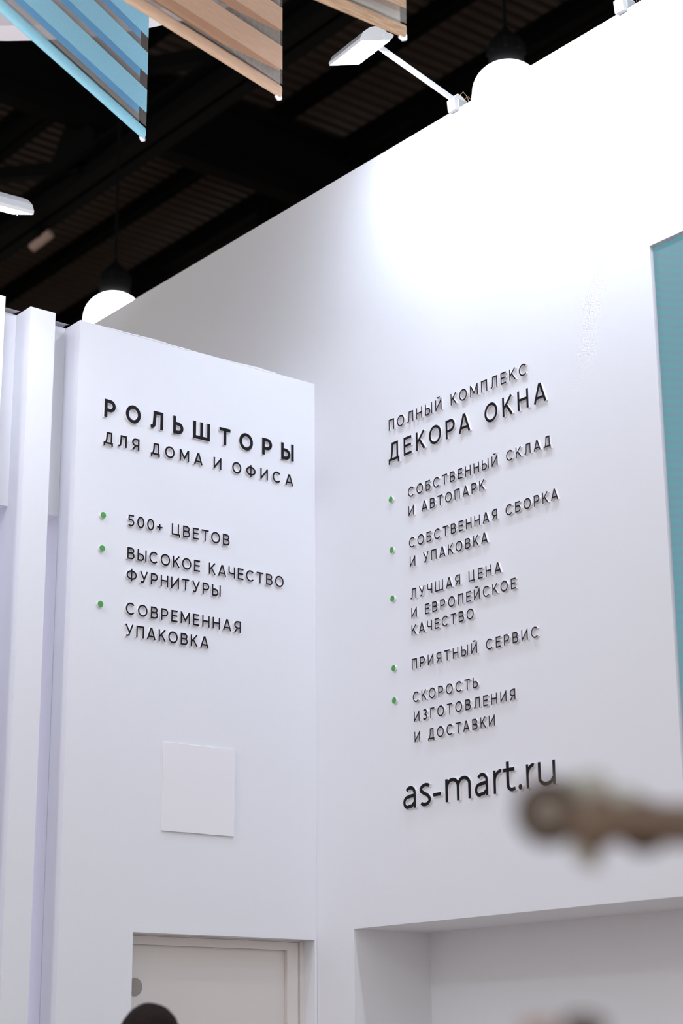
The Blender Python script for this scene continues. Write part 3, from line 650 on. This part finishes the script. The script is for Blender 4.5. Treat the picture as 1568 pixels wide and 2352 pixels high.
def leaf(p, d, L_, Wd, m=LEAFM, droop=0.2):
    d = Vector(d).normalized(); s = d.cross(Vector((-0.6, -0.7, 0.2))).normalized(); nrm = s.cross(d)
    bm = bmesh.new(); g = []
    for i in range(8):
        t = i / 7; wv_ = Wd * sin(pi * min(1, t * 0.92 + 0.06)) ** 0.7
        c0 = rel(p) + d * L_ * t - Vector((0, 0, droop * L_ * t * t))
        g.append([bm.verts.new(c0 - s * wv_ / 2 + nrm * 0.001), bm.verts.new(c0 + nrm * wv_ * 0.12), bm.verts.new(c0 + s * wv_ / 2 + nrm * 0.001)])
    for a, b_ in zip(g, g[1:]):
        for k in range(2): bm.faces.new((a[k], a[k + 1], b_[k + 1], b_[k]))
    o = obj('petal' if m is ROSE else 'leaf', bm, m, root, True); md = o.modifiers.new('t', 'SOLIDIFY'); md.thickness = 0.0012
tocam = Vector((-0.57, -0.57, -0.1))
stem([(1.43, 0.60, 1.05), (1.40, 0.60, 1.4), (1.30, 0.66, 1.66), (1.16, 0.755, 1.745), (1.05, 0.845, 1.764), (1.008, 0.882, 1.765), (0.985, 0.906, 1.768), (0.955, 0.938, 1.775)], [0.006, 0.007, 0.011, 0.014, 0.0155, 0.0155, 0.013, 0.009])
pod((0.9467, 0.9460, 1.7760), tocam, 0.0245)
bm = bmesh.new()
for (p, r) in (((0.976, 0.917, 1.7680), 0.0165), ((0.969, 0.925, 1.762), 0.016), ((0.984, 0.909, 1.768), 0.015), ((0.974, 0.920, 1.779), 0.011)):
    bmesh.ops.create_icosphere(bm, subdivisions=2, radius=r, matrix=Matrix.Translation(rel(p)))
obj('bud_cluster', bm, STEMM, root, True)
pod((0.9945, 0.8985, 1.7645), (-0.65, -0.55, -0.15), 0.0200)
leaf((0.964, 0.932, 1.776), (0.25, -0.25, 0.75), 0.040, 0.030, LEAFM)
leaf((0.958, 0.938, 1.784), (0.05, -0.02, 0.9), 0.024, 0.018, LEAFM)
leaf((0.975, 0.918, 1.772), (0.5, -0.45, 0.55), 0.036, 0.026, LEAFM)
leaf((0.962, 0.935, 1.762), (0.3, -0.3, -0.6), 0.026, 0.024, LEAFM)
stem([(1.42, 0.61, 1.05), (1.25, 0.75, 1.30), (1.08, 0.86, 1.50), (0.99, 0.93, 1.59), (0.968, 0.94, 1.622)], [0.004, 0.004, 0.004, 0.0035, 0.003])
pod((0.9680, 0.9400, 1.6290), (-0.2, -0.3, 0.8), 0.0165)
stem([(1.42, 0.61, 1.05), (1.20, 0.80, 1.30), (1.02, 0.92, 1.50), (0.953, 0.958, 1.60), (0.947, 0.962, 1.612)], [0.003, 0.003, 0.003, 0.003, 0.003])
for a in range(6): leaf((0.946, 0.962, 1.610), (cos(a) * 0.4, sin(a) * 0.4, 0.9), 0.028, 0.020, ROSE, 0.1)
bm = bmesh.new(); lathe(bm, [(0.05, 0.86), (0.085, 0.89), (0.10, 0.97), (0.075, 1.06), (0.045, 1.10), (0.05, 1.12), (0.042, 1.115), (0.02, 1.06), (0.001, 1.06)], 32); bm.transform(Matrix.Translation((-0.03, 0, 0)))
obj('vase', bm, mat('stoneware', (0.35, 0.33, 0.31), 0.6), root, True)
bm = bmesh.new(); bx(bm, -0.18, 0.15, -0.16, 0.16, 0.0, 0.859)
o = obj('display_plinth', bm, PLASTIC); o.location = base; tag(o, 'white display plinth under the dried bouquet, below the frame', 'plinth')

# ------------------------------------------------------------------ the visitor whose hair shows at the bottom edge
px_, py_ = 2.715, 4.205
root = empty('person', (px_, py_, 0), radians(50)); tag(root, 'person with short dark hair facing the doorway, only the crown in view', 'person')
SK = mat('skin', (0.50, 0.32, 0.24), 0.5, noise=(30, 0.05)); HAIR = mat('dark_hair', (0.022, 0.016, 0.015), 0.95, spec=0.08, noise=(60, 0.5), bump=(200, 0.8)); CLO = mat('dark_jacket', (0.05, 0.055, 0.07), 0.8, noise=(20, 0.1)); TRS = mat('dark_trousers', (0.03, 0.03, 0.035), 0.8)
def skin_obj(name, nodes, edges, m, parent, sub=2):
    me = bpy.data.meshes.new(name); me.from_pydata([n_[0] for n_ in nodes], edges, []); me.materials.append(m)
    o = bpy.data.objects.new(name, me); COL.objects.link(o); o.parent = parent
    md = o.modifiers.new('skin', 'SKIN'); 
    for i, n_ in enumerate(nodes): me.skin_vertices[0].data[i].radius = n_[1]; me.skin_vertices[0].data[i].use_root = (i == 0)
    o.modifiers.new('sub', 'SUBSURF').levels = sub; o.modifiers['sub'].render_levels = sub
    for p_ in me.polygons: p_.use_smooth = True
    md.use_smooth_shade = True
    return o
# faces +x in its own frame
nodes = [((0, 0, .93), (.13, .17)), ((0, 0, 1.10), (.11, .14)), ((0, 0, 1.30), (.12, .17)), ((-.01, 0, 1.43), (.08, .12)), ((-.005, 0, 1.50), (.055, .055)), ((.01, 0, 1.56), (.055, .055))]
edges = [(0, 1), (1, 2), (2, 3), (3, 4), (4, 5)]
for s in (-1, 1):
    i = len(nodes); nodes += [((0, .10 * s, .86), (.09, .09)), ((.01, .105 * s, .48), (.058, .058)), ((-.02, .11 * s, .10), (.04, .04)), ((.06, .115 * s, .04), (.04, .035)), ((.15, .12 * s, .03), (.035, .028))]
    edges += [(0, i), (i, i + 1), (i + 1, i + 2), (i + 2, i + 3), (i + 3, i + 4)]
    j = len(nodes); nodes += [((-.01, .19 * s, 1.40), (.055, .055)), ((-.02, .23 * s, 1.12), (.042, .042)), ((.04, .23 * s, .88), (.030, .030)), ((.055, .225 * s, .82), (.024, .036))]
    edges += [(3, j), (j, j + 1), (j + 1, j + 2), (j + 2, j + 3)]
body = skin_obj('body', nodes, edges, CLO, root)
for s in (-1, 1):
    for k_, (dx, L_) in enumerate(((.030, .070), (.010, .080), (-.010, .076), (-.028, .060))):
        f_ = [((.055 + dx, .225 * s, .80), (.009, .009)), ((.058 + dx, .224 * s, .80 - L_ * .5), (.009, .009)), ((.066 + dx, .222 * s, .80 - L_), (.008, .008))]
        skin_obj('finger', f_, [(0, 1), (1, 2)], SK, body, 1)
    skin_obj('thumb', [((.07, .215 * s, .83), (.011, .011)), ((.095, .205 * s, .80), (.010, .010)), ((.105, .20 * s, .77), (.008, .008))], [(0, 1), (1, 2)], SK, body, 1)
bm = bmesh.new(); bmesh.ops.create_uvsphere(bm, u_segments=32, v_segments=24, radius=1)
for v in bm.verts:
    x, y, z = v.co; jaw = 1 - 0.22 * max(0, -z) ** 1.5
    v.co = Vector((x * 0.096 * (jaw + (0.06 if x > 0 and z < 0 else 0)), y * 0.075 * jaw, 1.640 + z * 0.118))
    if x > 0.85 and abs(y) < 0.3 and -0.35 < z < 0.1: v.co.x += 0.014
hd = obj('head', bm, SK, root, True)
for s in (-1, 1):
    bm = bmesh.new(); bmesh.ops.create_uvsphere(bm, u_segments=12, v_segments=8, radius=1)
    for v in bm.verts: v.co = Vector((0.0 + v.co.x * .018, s * .077 + v.co.y * .008, 1.635 + v.co.z * .03))
    obj('ear', bm, SK, hd, True)
    bm = bmesh.new(); bmesh.ops.create_uvsphere(bm, u_segments=12, v_segments=8, radius=.011)
    for v in bm.verts: v.co += Vector((.084, s * .031, 1.645))
    obj('eye', bm, mat('eye', (.7, .7, .7), .2), hd, True)
bm = bmesh.new(); bx(bm, .086, .094, -.024, .024, 1.572, 1.580); obj('mouth', bm, mat('lips', (.4, .17, .15), .5), hd)
bm = bmesh.new(); bmesh.ops.create_uvsphere(bm, u_segments=64, v_segments=40, radius=1)
dl = []
for v in bm.verts:
    x, y, z = v.co
    if (x > 0.35 and z < 0.35) or z < -0.45: dl.append(v); continue
    r_ = 1 + 0.012 * sin(14 * x + 9 * y) + random.uniform(-.008, .012)
    v.co = Vector((x * 0.106 * r_ - .004, y * 0.089 * r_, 1.652 + z * 0.118 * r_))
bmesh.ops.delete(bm, geom=dl, context='VERTS')
hr = obj('hair', bm, HAIR, root, True)
hr.modifiers.new('t', 'SOLIDIFY').thickness = 0.008
